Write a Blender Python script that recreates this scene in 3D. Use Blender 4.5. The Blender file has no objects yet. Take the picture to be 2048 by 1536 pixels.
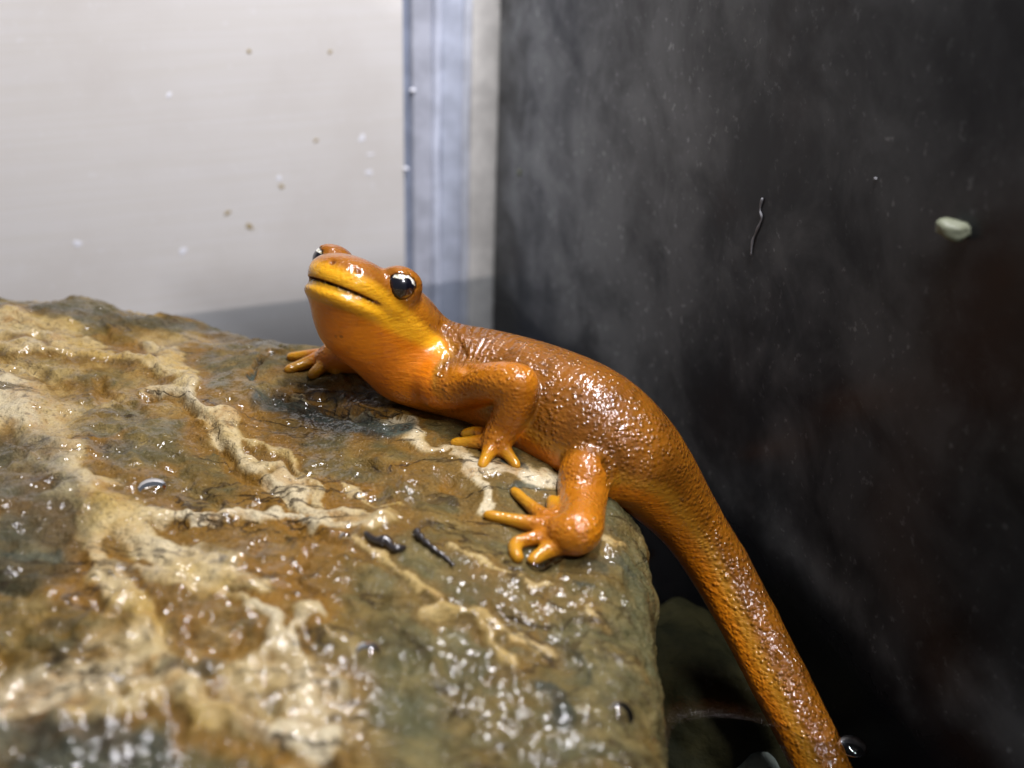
import bpy, math, random
import numpy as np
from mathutils import Matrix, Vector

# =====================================================================
#  CAMERA, WORLD, LIGHT, EXPOSURE          (all lengths below are in millimetres)
# =====================================================================
MM = 0.001
S = bpy.context.scene
COL = S.collection
PITCH, ROLL, DIST, FPX = math.radians(28.0), math.radians(2.0), 140.0, 2472.0
TGT = np.array([0.0, 0.0, 25.0])
FWD = np.array([0.0, math.cos(PITCH), -math.sin(PITCH)])
R0 = np.array([1.0, 0.0, 0.0]); U0 = np.cross(R0, FWD)
RGT = R0 * math.cos(ROLL) + U0 * math.sin(ROLL)
UPV = U0 * math.cos(ROLL) - R0 * math.sin(ROLL)
CAM = TGT - FWD * DIST

cam_data = bpy.data.cameras.new('camera')
cam = bpy.data.objects.new('camera', cam_data); COL.objects.link(cam)
M = Matrix(((RGT[0], UPV[0], -FWD[0], CAM[0] * MM), (RGT[1], UPV[1], -FWD[1], CAM[1] * MM),
            (RGT[2], UPV[2], -FWD[2], CAM[2] * MM), (0, 0, 0, 1)))
cam.matrix_world = M
cam_data.sensor_width = 36.0
cam_data.lens = 36.0 * FPX / 2048.0
cam_data.clip_start = 0.005; cam_data.clip_end = 20.0
cam_data.dof.use_dof = True
cam_data.dof.focus_distance = 0.134
cam_data.dof.aperture_fstop = cam_data.lens / 2.0
S.camera = cam

world = bpy.data.worlds.new('World'); S.world = world; world.use_nodes = True
world.node_tree.nodes['Background'].inputs[0].default_value = (0.80, 0.86, 1.0, 1)
world.node_tree.nodes['Background'].inputs[1].default_value = 0.15

def lamp(name, loc, aim, sx, sy, watts, col):
    l = bpy.data.lights.new(name, 'AREA'); l.shape = 'RECTANGLE'
    l.size = sx * MM; l.size_y = sy * MM; l.energy = watts; l.color = col
    o = bpy.data.objects.new(name, l); COL.objects.link(o)
    o.location = Vector(loc) * MM
    o.rotation_euler = (Vector(aim) - Vector(loc)).to_track_quat('-Z', 'Y').to_euler()
    return o
bar = lamp('tank_lamp', (30, 8, 205), (30, 8, 0), 14, 120, 0.68, (0.96, 0.94, 1.0)); bar.rotation_euler = (0, math.radians(6), 0)
lamp('fill_lamp', (115, -185, 285), (5, 0, 15), 56, 45, 0.80, (0.97, 0.94, 1.0))  # added front fill, set to the right for glints on the tail

S.view_settings.view_transform = 'Standard'; S.view_settings.look = 'None'
S.view_settings.exposure = 0.0; S.view_settings.gamma = 1.0
S.view_settings.use_curve_mapping = False
S.render.engine = 'CYCLES'
S.cycles.use_denoising = True
S.cycles.max_bounces = 8; S.cycles.transparent_max_bounces = 12
S.cycles.caustics_reflective = False; S.cycles.caustics_refractive = False
S.cycles.sample_clamp_indirect = 4.0

# =====================================================================
#  HELPERS
# =====================================================================
rng = np.random.RandomState(7)
random.seed(7)

def ray(px, py):
    d = FWD + RGT * ((px - 1024.0) / FPX) + UPV * ((768.0 - py) / FPX)
    return d                       # forward depth of 1
def atz(px, py, z):
    d = ray(px, py); return CAM + d * ((z - CAM[2]) / d[2])
def aty(px, py, y):
    d = ray(px, py); return CAM + d * ((y - CAM[1]) / d[1])
def atd(px, py, dep):
    return CAM + ray(px, py) * dep
def project(P):
    q = P - CAM; w = q @ FWD
    return 1024 + FPX * (q @ RGT) / w, 768 - FPX * (q @ UPV) / w, w

def hash_grad(ix, iy, iz, seed):
    h = (ix * 374761393 + iy * 668265263 + iz * 2147483647 + seed * 974634777) & 0xffffffff
    h = ((h ^ (h >> 13)) * 1274126177) & 0xffffffff
    h = h ^ (h >> 16)
    return (h & 0xffff) / 32767.5 - 1.0
def vnoise(P, seed=0):             # smooth value noise in [-1,1]
    i = np.floor(P).astype(np.int64); f = P - i
    f = f * f * f * (f * (f * 6 - 15) + 10)
    out = 0
    for a in (0, 1):
        for b in (0, 1):
            for c in (0, 1):
                w = (f[:, 0] if a else 1 - f[:, 0]) * (f[:, 1] if b else 1 - f[:, 1]) * (f[:, 2] if c else 1 - f[:, 2])
                out = out + w * hash_grad(i[:, 0] + a, i[:, 1] + b, i[:, 2] + c, seed)
    return out
def fbm(P, octv=4, seed=0, gain=0.5):
    out = 0; amp = 1.0
    for o in range(octv):
        out = out + amp * vnoise(P * (2.03 ** o) + 17.3 * o, seed + o); amp *= gain
    return out
def sstep(a, b, x):
    t = np.clip((x - a) / (b - a), 0, 1); return t * t * (3 - 2 * t)

def mesh_np(name, V, F, mat, parent=None, smooth=True, attrs=None):
    """one mesh object from numpy arrays in millimetres (world)"""
    V = np.asarray(V, dtype=np.float32); F = np.asarray(F)
    me = bpy.data.meshes.new(name)
    n, k = F.shape
    me.vertices.add(len(V)); me.vertices.foreach_set('co', (V * MM).ravel())
    me.loops.add(n * k); me.loops.foreach_set('vertex_index', F.ravel().astype(np.int32))
    me.polygons.add(n)
    me.polygons.foreach_set('loop_start', np.arange(0, n * k, k, dtype=np.int32))
    me.polygons.foreach_set('loop_total', np.full(n, k, dtype=np.int32))
    me.update(calc_edges=True); me.validate()
    if smooth: me.polygons.foreach_set('use_smooth', np.ones(len(me.polygons), dtype=bool))
    if attrs:
        for an, av in attrs.items():
            a = me.attributes.new(an, 'FLOAT', 'POINT'); a.data.foreach_set('value', np.asarray(av, dtype=np.float32))
    o = bpy.data.objects.new(name, me); COL.objects.link(o)
    if mat: me.materials.append(mat)
    if parent is not None: put_under(o, parent)
    return o
def put_under(o, parent):
    o.parent = parent
    o.matrix_parent_inverse = Matrix.LocRotScale(parent.location, parent.rotation_euler, parent.scale).inverted()
def tag(o, label=None, cat=None, group=None, kind=None):
    if label: o['label'] = label
    if cat: o['category'] = cat
    if group: o['group'] = group
    if kind: o['kind'] = kind
    return o
def empty(name, loc):
    o = bpy.data.objects.new(name, None); COL.objects.link(o); o.location = Vector(loc) * MM
    o.empty_display_size = 0.005
    return o
def box_np(c, ax, ay, az, hx, hy, hz, bev=0.0):
    """box with rotated axes; optional chamfered vertical section"""
    c = np.asarray(c, float)
    V = []
    for sx in (-1, 1):
        for sy in (-1, 1):
            for sz in (-1, 1):
                V.append(c + ax * hx * sx + ay * hy * sy + az * hz * sz)
    F = [(0, 1, 3, 2), (4, 6, 7, 5), (0, 4, 5, 1), (2, 3, 7, 6), (0, 2, 6, 4), (1, 5, 7, 3)]
    return np.array(V), np.array(F)
def curve_pts(P, n=12, closed=False):
    """catmull-rom through rows of P"""
    P = np.asarray(P, float); out = []
    N = len(P); rngN = range(N if closed else N - 1)
    for i in rngN:
        if closed: p0, p1, p2, p3 = P[(i - 1) % N], P[i], P[(i + 1) % N], P[(i + 2) % N]
        else: p0, p1, p2, p3 = P[max(i - 1, 0)], P[i], P[i + 1], P[min(i + 2, N - 1)]
        for t in np.linspace(0, 1, n, endpoint=False):
            out.append(0.5 * ((2 * p1) + (-p0 + p2) * t + (2 * p0 - 5 * p1 + 4 * p2 - p3) * t * t + (-p0 + 3 * p1 - 3 * p2 + p3) * t ** 3))
    if not closed: out.append(P[-1])
    return np.array(out)
def seg_dist(Q, P):
    """distance of points Q (n,2|3) to polyline P; also the index+t of the closest place"""
    best = np.full(len(Q), 1e9); bt = np.zeros(len(Q))
    for i in range(len(P) - 1):
        a = P[i]; ab = P[i + 1] - a; L = ab @ ab + 1e-12
        t = np.clip(((Q - a) @ ab) / L, 0, 1)
        d = np.sqrt(((Q - a - t[:, None] * ab) ** 2).sum(1))
        m = d < best; best[m] = d[m]; bt[m] = i + t[m]
    return best, bt

# ---- node helpers ----------------------------------------------------
class Mat:
    def __init__(self, name):
        self.m = bpy.data.materials.new(name); self.m.use_nodes = True
        self.nt = self.m.node_tree; self.nt.nodes.clear()
        self.out = self.nt.nodes.new('ShaderNodeOutputMaterial')
    def n(self, t, **kw):
        nd = self.nt.nodes.new(t)
        for k, v in kw.items():
            if k.startswith('i_'):
                key = k[2:].replace('_', ' ')
                nd.inputs[key].default_value = v
            else: setattr(nd, k, v)
        return nd
    def l(self, a, b): self.nt.links.new(a, b)
    def attr(self, name): return self.n('ShaderNodeAttribute', attribute_name=name).outputs['Fac']
    def pos(self):
        return self.n('ShaderNodeTexCoord').outputs['Object']
    def noise(self, vec, scale, detail=4, rough=0.55, dist=0.0):
        nd = self.n('ShaderNodeTexNoise'); nd.inputs['Scale'].default_value = scale
        nd.inputs['Detail'].default_value = detail; nd.inputs['Roughness'].default_value = rough
        nd.inputs['Distortion'].default_value = dist
        if vec is not None: self.l(vec, nd.inputs['Vector'])
        return nd.outputs['Fac']
    def voro(self, vec, scale, feature='F1', smooth=0.0, rnd=1.0):
        nd = self.n('ShaderNodeTexVoronoi', feature=feature); nd.inputs['Scale'].default_value = scale
        nd.inputs['Randomness'].default_value = rnd
        if feature == 'SMOOTH_F1': nd.inputs['Smoothness'].default_value = smooth
        self.l(vec, nd.inputs['Vector']); return nd.outputs['Distance']
    def ramp(self, fac, a, b, c0=0.0, c1=1.0):
        nd = self.n('ShaderNodeMapRange'); nd.interpolation_type = 'SMOOTHSTEP'
        for k, v in ((1, a), (2, b), (3, c0), (4, c1)): nd.inputs[k].default_value = v
        self.l(fac, nd.inputs[0]); return nd.outputs[0]
    def math(self, op, a, b=None):
        nd = self.n('ShaderNodeMath', operation=op)
        for k, v in ((0, a), (1, b)):
            if v is None: continue
            if isinstance(v, (int, float)): nd.inputs[k].default_value = v
            else: self.l(v, nd.inputs[k])
        return nd.outputs[0]
    def mix(self, fac, a, b):
        nd = self.n('ShaderNodeMix', data_type='RGBA')
        if isinstance(fac, (int, float)): nd.inputs[0].default_value = fac
        else: self.l(fac, nd.inputs[0])
        for k, v in ((6, a), (7, b)):
            if isinstance(v, tuple): nd.inputs[k].default_value = (*v, 1)
            else: self.l(v, nd.inputs[k])
        return nd.outputs[2]
    def bump(self, h, strength, dist, normal=None):
        nd = self.n('ShaderNodeBump'); nd.inputs['Strength'].default_value = strength
        nd.inputs['Distance'].default_value = dist; self.l(h, nd.inputs['Height'])
        if normal is not None: self.l(normal, nd.inputs['Normal'])
        return nd.outputs['Normal']
    def bsdf(self, **kw):
        nd = self.n('ShaderNodeBsdfPrincipled')
        for k, v in kw.items():
            k = k.replace('_', ' ')
            if isinstance(v, (int, float)): nd.inputs[k].default_value = v
            elif isinstance(v, tuple): nd.inputs[k].default_value = (*v, 1) if len(v) == 3 and nd.inputs[k].type == 'RGBA' else v
            else: self.l(v, nd.inputs[k])
        return nd
    def done(self, nd):
        self.l(nd.outputs[0], self.out.inputs['Surface']); return self.m

# =====================================================================
#  TANK : corner line, pane directions
# =====================================================================
ANG = math.radians(22.0)
CORNER = atz(987, 560, 0.0)
PD = np.array([math.sin(ANG), -math.cos(ANG), 0.0])     # along the dark pane, towards the camera side
WD = np.array([-math.cos(ANG), -math.sin(ANG), 0.0])    # along the white pane, to the left
ZU = np.array([0.0, 0.0, 1.0])
PN = np.cross(ZU, PD)                                    # dark pane normal
if PN @ (np.array([0, 0, 0]) - CORNER) < 0: PN = -PN     # pointing into the tank
WN = np.cross(ZU, WD)
if WN @ (np.array([-30, 0, 0]) - CORNER) < 0: WN = -WN
FLOOR_Z, TOP_Z = -26.0, 82.0

def mat_white():
    m = Mat('white_backed_glass'); p = m.pos()
    mp = m.n('ShaderNodeMapping'); mp.inputs['Scale'].default_value = (30, 30, 1500); m.l(p, mp.inputs['Vector'])
    streak = m.noise(mp.outputs[0], 1.0, 3)
    blot = m.noise(p, 28, 5, 0.6)
    c = m.mix(m.ramp(streak, 0.3, 0.75), (0.615, 0.595, 0.555), (0.64, 0.625, 0.60))
    c = m.mix(m.ramp(blot, 0.42, 0.72), c, (0.57, 0.545, 0.505))
    fine = m.noise(p, 700, 2)
    c = m.mix(m.ramp(fine, 0.62, 0.8, 0, 0.25), c, (0.75, 0.75, 0.77))
    return m.done(m.bsdf(Base_Color=c, Roughness=0.38, Specular_IOR_Level=0.35))
def mat_dark():
    m = Mat('dark_limed_glass'); p = m.pos()
    big = m.noise(p, 26, 5, 0.62, 0.6); mid = m.noise(p, 95, 5, 0.6, 0.4); fine = m.noise(p, 900, 3, 0.6)
    lime = m.attr('lime')  # limescale with the white pane's reflection painted in towards the corner
    msk = m.math('MULTIPLY', m.ramp(m.math('ADD', m.math('MULTIPLY', big, 0.5), m.math('MULTIPLY', mid, 0.5)), 0.38, 0.64, 0.18, 1.15), lime)
    spk = m.ramp(fine, 0.60, 0.74)
    msk = m.math('MULTIPLY', msk, m.math('ADD', m.math('MULTIPLY', spk, 0.9), 0.6))
    c = m.mix(msk, (0.006, 0.006, 0.008), (0.56, 0.58, 0.585))
    c = m.mix(m.math('MULTIPLY', m.ramp(big, 0.30, 0.45, 1, 0), 0.35), c, (0.030, 0.014, 0.009))
    r = m.math('ADD', m.math('MULTIPLY', msk, 0.3), 0.27)
    return m.done(m.bsdf(Base_Color=c, Roughness=r, Specular_IOR_Level=0.14))
def mat_plain(name, col, rough=0.4, **kw):
    m = Mat(name); p = m.pos(); n = m.noise(p, 260, 4)
    c = m.mix(m.ramp(n, 0.3, 0.75), tuple(x * 0.82 for x in col), tuple(min(1, x * 1.1) for x in col))
    return m.done(m.bsdf(Base_Color=c, Roughness=rough, **kw))

tank = empty('glass_tank', (CORNER[0], CORNER[1], FLOOR_Z))
tag(tank, 'glass tank corner with one white-backed pane and one dark limescaled pane', 'tank')

def pane(name, origin, along, n_in, u0, u1, mat, res=None, attrs=None, z0=FLOOR_Z, z1=TOP_Z, th=3.0):
    """upright sheet with thickness: inner face subdivided, between u0 and u1 along"""
    nu, nz = res or (2, 2)
    us = np.linspace(u0, u1, nu); zs = np.linspace(z0, z1, nz)
    A, B = np.meshgrid(us, zs, indexing='ij')
    base = np.array([origin[0], origin[1], 0.0])
    V = base + A.ravel()[:, None] * along + B.ravel()[:, None] * ZU
    idx = np.arange(nu * nz).reshape(nu, nz)
    F = np.stack([idx[:-1, :-1].ravel(), idx[1:, :-1].ravel(), idx[1:, 1:].ravel(), idx[:-1, 1:].ravel()], 1)
    back = np.array([base + along * u + ZU * z - n_in * th for u, z in ((u0, z0), (u1, z0), (u1, z1), (u0, z1))])
    k = len(V); fr = [idx[0, 0], idx[-1, 0], idx[-1, -1], idx[0, -1]]
    E = [(k, k + 3, k + 2, k + 1), (fr[0], k, k + 1, fr[1]), (fr[1], k + 1, k + 2, fr[2]), (fr[2], k + 2, k + 3, fr[3]), (fr[3], k + 3, k, fr[0])]
    V = np.vstack([V, back]); F = np.vstack([F, np.array(E)])
    at = None
    if attrs: at = {a: np.concatenate([f(A.ravel(), B.ravel()), np.zeros(4)]) for a, f in attrs.items()}
    return mesh_np(name, V, F, mat, tank, smooth=False, attrs=at)

def lime_reflection_fn(u, z):
    # limescale plus painted reflection of the white pane near the corner; drift band, thin elsewhere
    P = np.stack([u * 0.09, z * 0.09, u * 0], 1)
    w = fbm(P, 4, 5)
    a = 1.1 * np.exp(-(u / 66.0) ** 1.6) * sstep(-2, 9, z + 3 * w)
    b = 0.24 * np.exp(-((z - 4 - 0.07 * (u - 60) + 5 * w) / 4.0) ** 2) * sstep(20, 60, u)
    c = 0.05 * sstep(18, 48, z + 10 * w)
    return np.clip(a + b + c + 0.015, 0, 1)

SEAM = 17.0
white_pane = pane('white_pane', CORNER, WD, WN, SEAM, 150, mat_white(), (4, 4))
dark_pane = pane('dark_pane', CORNER, PD, PN, 0.0, 170, mat_dark(), (240, 150), {'lime': lime_reflection_fn})
# the corner seal: strips of clear silicone and glass edge side by side
seal_cols = [('groove', 0.0, 1.6, (0.22, 0.25, 0.32), -0.8), ('glass_edge', 1.6, 5.0, (0.42, 0.44, 0.50), 0.0),
             ('silicone_bead', 5.0, 6.7, (0.56, 0.60, 0.70), 0.55), ('glass_edge', 6.7, 10.4, (0.45, 0.49, 0.58), 0.1),
             ('silicone_bead', 10.4, 12.0, (0.54, 0.57, 0.63), 0.4), ('silicone_strip', 12.0, 17.0, (0.66, 0.645, 0.60), 0.15)]
seal = None
for nm, a, b, colr, proud in seal_cols:
    u0, u1 = SEAM - a, SEAM - b
    prof = []
    nseg = 9
    for t in np.linspace(0, 1, nseg):
        u = u0 + (u1 - u0) * t
        prof.append((u, proud * math.sin(math.pi * t) if nm == 'silicone_bead' else proud * (0.6 + 0.4 * math.sin(math.pi * t))))
    zs = np.linspace(FLOOR_Z, TOP_Z, 40)
    V = []
    for z in zs:
        wob = 0.12 * math.sin(z * 0.13 + a) + 0.07 * math.sin(z * 0.41 + 2 * a)
        for u, h in prof:
            V.append(CORNER * np.array([1, 1, 0]) + WD * (u + wob * (1 if nm == 'silicone_bead' else 0.3)) + WN * (h - (0.0)) + ZU * z)
        for u in (u1, u0): V.append(CORNER * np.array([1, 1, 0]) + WD * u - WN * 3.0 + ZU * z)
    k = nseg + 2
    F = []
    for i in range(len(zs) - 1):
        for j in range(k):
            F.append((i * k + j, i * k + (j + 1) % k, (i + 1) * k + (j + 1) % k, (i + 1) * k + j))
    mt = mat_plain('seal_' + nm, colr, 0.3, Transmission_Weight=0.0)
    mesh_np(nm, V, F, mt, tank)
floor_m = mat_plain('tank_floor_dark', (0.02, 0.02, 0.022), 0.6)
fv, ff = box_np(CORNER * np.array([1, 1, 0]) + WD * 70 + PD * 80 + ZU * (FLOOR_Z - 2.0), WD, PD, ZU, 85, 95, 1.9)
mesh_np('floor_pane', fv, ff, floor_m, tank, smooth=False)

# =====================================================================
#  ROCK
# =====================================================================
RR = 7.0
OUT = curve_pts([(13.2, -60), (13.8, -45), (14.3, -30), (14.3, -17), (11.5, -9), (8, -3), (3, 4), (-4, 11), (-14, 16.5), (-24, 19.5), (-30, 22),
                 (-38, 27), (-50, 29.5), (-62, 30), (-78, 29), (-98, 20), (-108, -15), (-104, -58), (-70, -80), (-20, -84), (8, -76)], 14, True)
def outline(Q):
    """signed distance (negative inside), closest point and outward normal on the plan outline"""
    n = len(OUT); best = np.full(len(Q), 1e9); bp = np.zeros((len(Q), 2)); bn = np.zeros((len(Q), 2))
    for i in range(n):
        a = OUT[i]; b = OUT[(i + 1) % n]; ab = b - a; L = ab @ ab
        t = np.clip(((Q - a) @ ab) / L, 0, 1); c = a + t[:, None] * ab
        d = np.sqrt(((Q - c) ** 2).sum(1)); m = d < best
        best[m] = d[m]; bp[m] = c[m]
    ins = np.zeros(len(Q), bool)
    for i in range(n):
        a = OUT[i]; b = OUT[(i + 1) % n]
        cr = ((a[1] > Q[:, 1]) != (b[1] > Q[:, 1])) & (Q[:, 0] < (b[0] - a[0]) * (Q[:, 1] - a[1]) / (b[1] - a[1] + 1e-12) + a[0])
        ins ^= cr
    s = np.where(ins, -best, best)
    d = Q - bp; nn = d / (np.linalg.norm(d, axis=1, keepdims=True) + 1e-9)
    nn = np.where(ins[:, None], -nn, nn)
    return s, bp, nn
def Hbase(x, y):
    z = 23.6 - 2.2 * sstep(-12, 10, x) - 3.6 * sstep(2, 26, y) * sstep(-78, -34, x)
    z = z + 0.9 * np.sin(x * 0.085 + 0.6) * np.cos(y * 0.07 + 0.4) + 0.5 * np.sin(x * 0.16 - y * 0.11)
    z = z - 1.5 * sstep(-38, -66, y)
    return z
_tx, _ty = np.meshgrid(np.arange(-112, 40, 0.5), np.arange(-90, 60, 0.5), indexing='ij')
TAB = outline(np.stack([_tx.ravel(), _ty.ravel()], 1))[0].reshape(_tx.shape)
def Hfull(x, y):
    """height of the undisplaced rock including the rounded shoulder"""
    x = np.atleast_1d(np.asarray(x, float)); y = np.atleast_1d(np.asarray(y, float))
    fx = np.clip((x + 112) / 0.5, 0, TAB.shape[0] - 1.01); fy = np.clip((y + 90) / 0.5, 0, TAB.shape[1] - 1.01)
    i, j = fx.astype(int), fy.astype(int); a, b = fx - i, fy - j
    s = (TAB[i, j] * (1 - a) + TAB[i + 1, j] * a) * (1 - b) + (TAB[i, j + 1] * (1 - a) + TAB[i + 1, j + 1] * a) * b
    w = np.clip(s + RR, 0, RR * 0.999)
    return Hbase(x, y) - (RR - np.sqrt(RR * RR - w * w))
def at_rock(px, py, h=0.0):
    z = 22.0
    for _ in range(14):
        p = atz(px, py, z); z = 0.5 * z + 0.5 * (Hfull(p[0], p[1])[0] + h)
    return atz(px, py, z)

# --- traced features of the rock's face (their places on the top surface) ---
def trace(pts): return np.array([at_rock(a, b)[:2] for a, b in pts])
VEINS = [  # (pixels, half width mm, height mm, whiteness)
    ([(0, 690), (60, 700), (110, 715), (180, 712), (260, 722), (330, 738), (372, 775), (386, 802), (427, 840), (461, 888), (506, 922), (547, 956), (588, 997), (632, 1021), (700, 1030), (745, 1042)], 1.05, 0.85, 0.75),
    ([(290, 778), (342, 785), (386, 802)], 0.8, 0.7, 0.8),
    ([(300, 690), (335, 712), (372, 750)], 1.3, 0.5, 0.6),
    ([(500, 882), (520, 884), (547, 894), (581, 935), (615, 973), (649, 1007)], 0.42, 0.4, 0.45),
    ([(0, 640), (40, 655), (100, 675), (170, 700)], 2.2, 0.7, 0.7),
    ([(0, 770), (34, 812), (85, 888), (113, 922), (147, 956), (185, 1007), (239, 1044), (300, 1090), (370, 1130), (450, 1150), (520, 1160)], 2.1, 0.9, 0.75),
    ([(280, 1030), (330, 1042), (400, 1045), (440, 1050), (480, 1040)], 1.0, 0.9, 1.0),
    ([(480, 1040), (540, 1035), (600, 1040), (680, 1050), (735, 1042)], 0.8, 0.6, 0.9),
    ([(185, 1007), (190, 1070), (200, 1130), (240, 1180), (280, 1230), (310, 1290), (340, 1340)], 1.2, 0.6, 0.55),
    ([(280, 1150), (380, 1165), (454, 1199), (516, 1223), (541, 1262), (558, 1307), (593, 1342), (628, 1370), (680, 1366)], 0.75, 0.8, 0.95),
    ([(640, 1230), (590, 1240), (572, 1260), (560, 1300)], 0.4, 0.5, 0.9),
    ([(621, 1377), (590, 1400), (576, 1425)], 0.5, 0.8, 0.8),
    ([(120, 1450), (209, 1419), (262, 1394), (314, 1377), (366, 1377), (394, 1412), (436, 1440), (488, 1464), (558, 1481), (640, 1475)], 1.0, 1.1, 1.0),
    ([(866, 1255), (915, 1241), (954, 1248), (981, 1290), (1009, 1331), (1030, 1352)], 0.45, 0.7, 0.35),
    ([(960, 1225), (975, 1234), (1016, 1265), (1051, 1296), (1090, 1321)], 0.5, 0.5, 0.35),
    ([(713, 1077), (755, 1112), (807, 1160), (859, 1195), (885, 1215)], 0.4, 0.3, 0.5),
    ([(880, 1085), (908, 1098), (950, 1120), (999, 1140), (1060, 1158), (1104, 1171)], 0.25, 0.2, 0.35),
    ([(798, 835), (815, 848), (826, 863), (831, 889), (870, 905), (919, 904), (943, 948), (960, 992), (966, 1012)], 0.75, 0.35, 0.9),
    ([(940, 925), (978, 940), (1030, 955), (1080, 960), (1140, 968)], 1.25, 0.3, 1.0),
    ([(690, 965), (720, 985), (750, 1003), (790, 1015)], 0.25, 0.2, 0.45),
    ([(560, 792), (600, 798), (644, 805), (700, 818), (760, 832), (798, 838)], 0.35, 0.65, 0.3),
    ([(600, 785), (598, 800), (604, 815), (596, 832)], 0.5, 0.1, 0.5),
    ([(1160, 1225), (1190, 1240), (1230, 1275)], 0.2, 0.15, 0.4),
    ([(1190, 1060), (1230, 1075), (1262, 1090)], 0.5, 0.3, 0.6),
    ([(820, 1160), (838, 1180)], 0.5, 0.3, 0.4),
]
DARKS = [  # dark green-black wet patches
    ([(545, 803), (575, 812), (610, 824)], 2.3, 0.95), ([(615, 826), (660, 836), (720, 850), (780, 862)], 2.7, 1.0),
    ([(1000, 930), (1030, 935), (1050, 945)], 0.55, 1.0), ([(1020, 975), (1060, 975), (1090, 985)], 0.5, 0.8),
    ([(20, 900), (60, 960), (90, 1040), (60, 1120)], 4.2, 0.55), ([(30, 1115), (90, 1112), (125, 1115)], 0.9, 0.8),
    ([(100, 625), (250, 640), (420, 660), (530, 690)], 2.2, 0.5), ([(1085, 1390), (1100, 1410), (1120, 1450)], 1.2, 0.9),
    ([(540, 705), (520, 735), (500, 760)], 0.25, 1.0), ([(340, 1340), (380, 1340), (420, 1330)], 1.1, 0.6),
    ([(0, 1500), (150, 1500), (300, 1530)], 3.0, 0.8), ([(90, 1255), (130, 1260)], 1.1, 0.5), ([(180, 890), (230, 900)], 1.2, 0.4),
    ([(1165, 1165), (1170, 1175)], 0.4, 0.9), ([(1140, 1300), (1165, 1340), (1150, 1390)], 0.3, 0.6), ([(1180, 1130), (1240, 1110), (1270, 1150)], 0.7, 0.5),
]
GROOVES = [([(200, 765), (212, 790), (240, 800)], 0.7, 0.9), ([(290, 790), (345, 798), (385, 820), (420, 860), (450, 900), (490, 940), (540, 985), (580, 1020)], 0.55, 0.7),
           ([(540, 705), (520, 735), (500, 765)], 0.3, 0.8), ([(870, 1268), (915, 1258), (945, 1268), (970, 1310)], 0.45, 0.5),
           ([(285, 1055), (340, 1062), (400, 1060), (450, 1062)], 0.4, 0.7), ([(570, 1060), (620, 1085), (600, 1130), (640, 1200)], 0.4, 0.5),
           ([(280, 1180), (290, 1220), (330, 1255), (400, 1270), (470, 1290)], 0.8, 0.7), ([(900, 960), (915, 985), (930, 1000)], 0.5, 0.6),
           ([(505, 900), (545, 930), (600, 985)], 0.35, 0.5), ([(1140, 1060), (1110, 1180), (1090, 1260)], 0.2, 0.2)]

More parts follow.
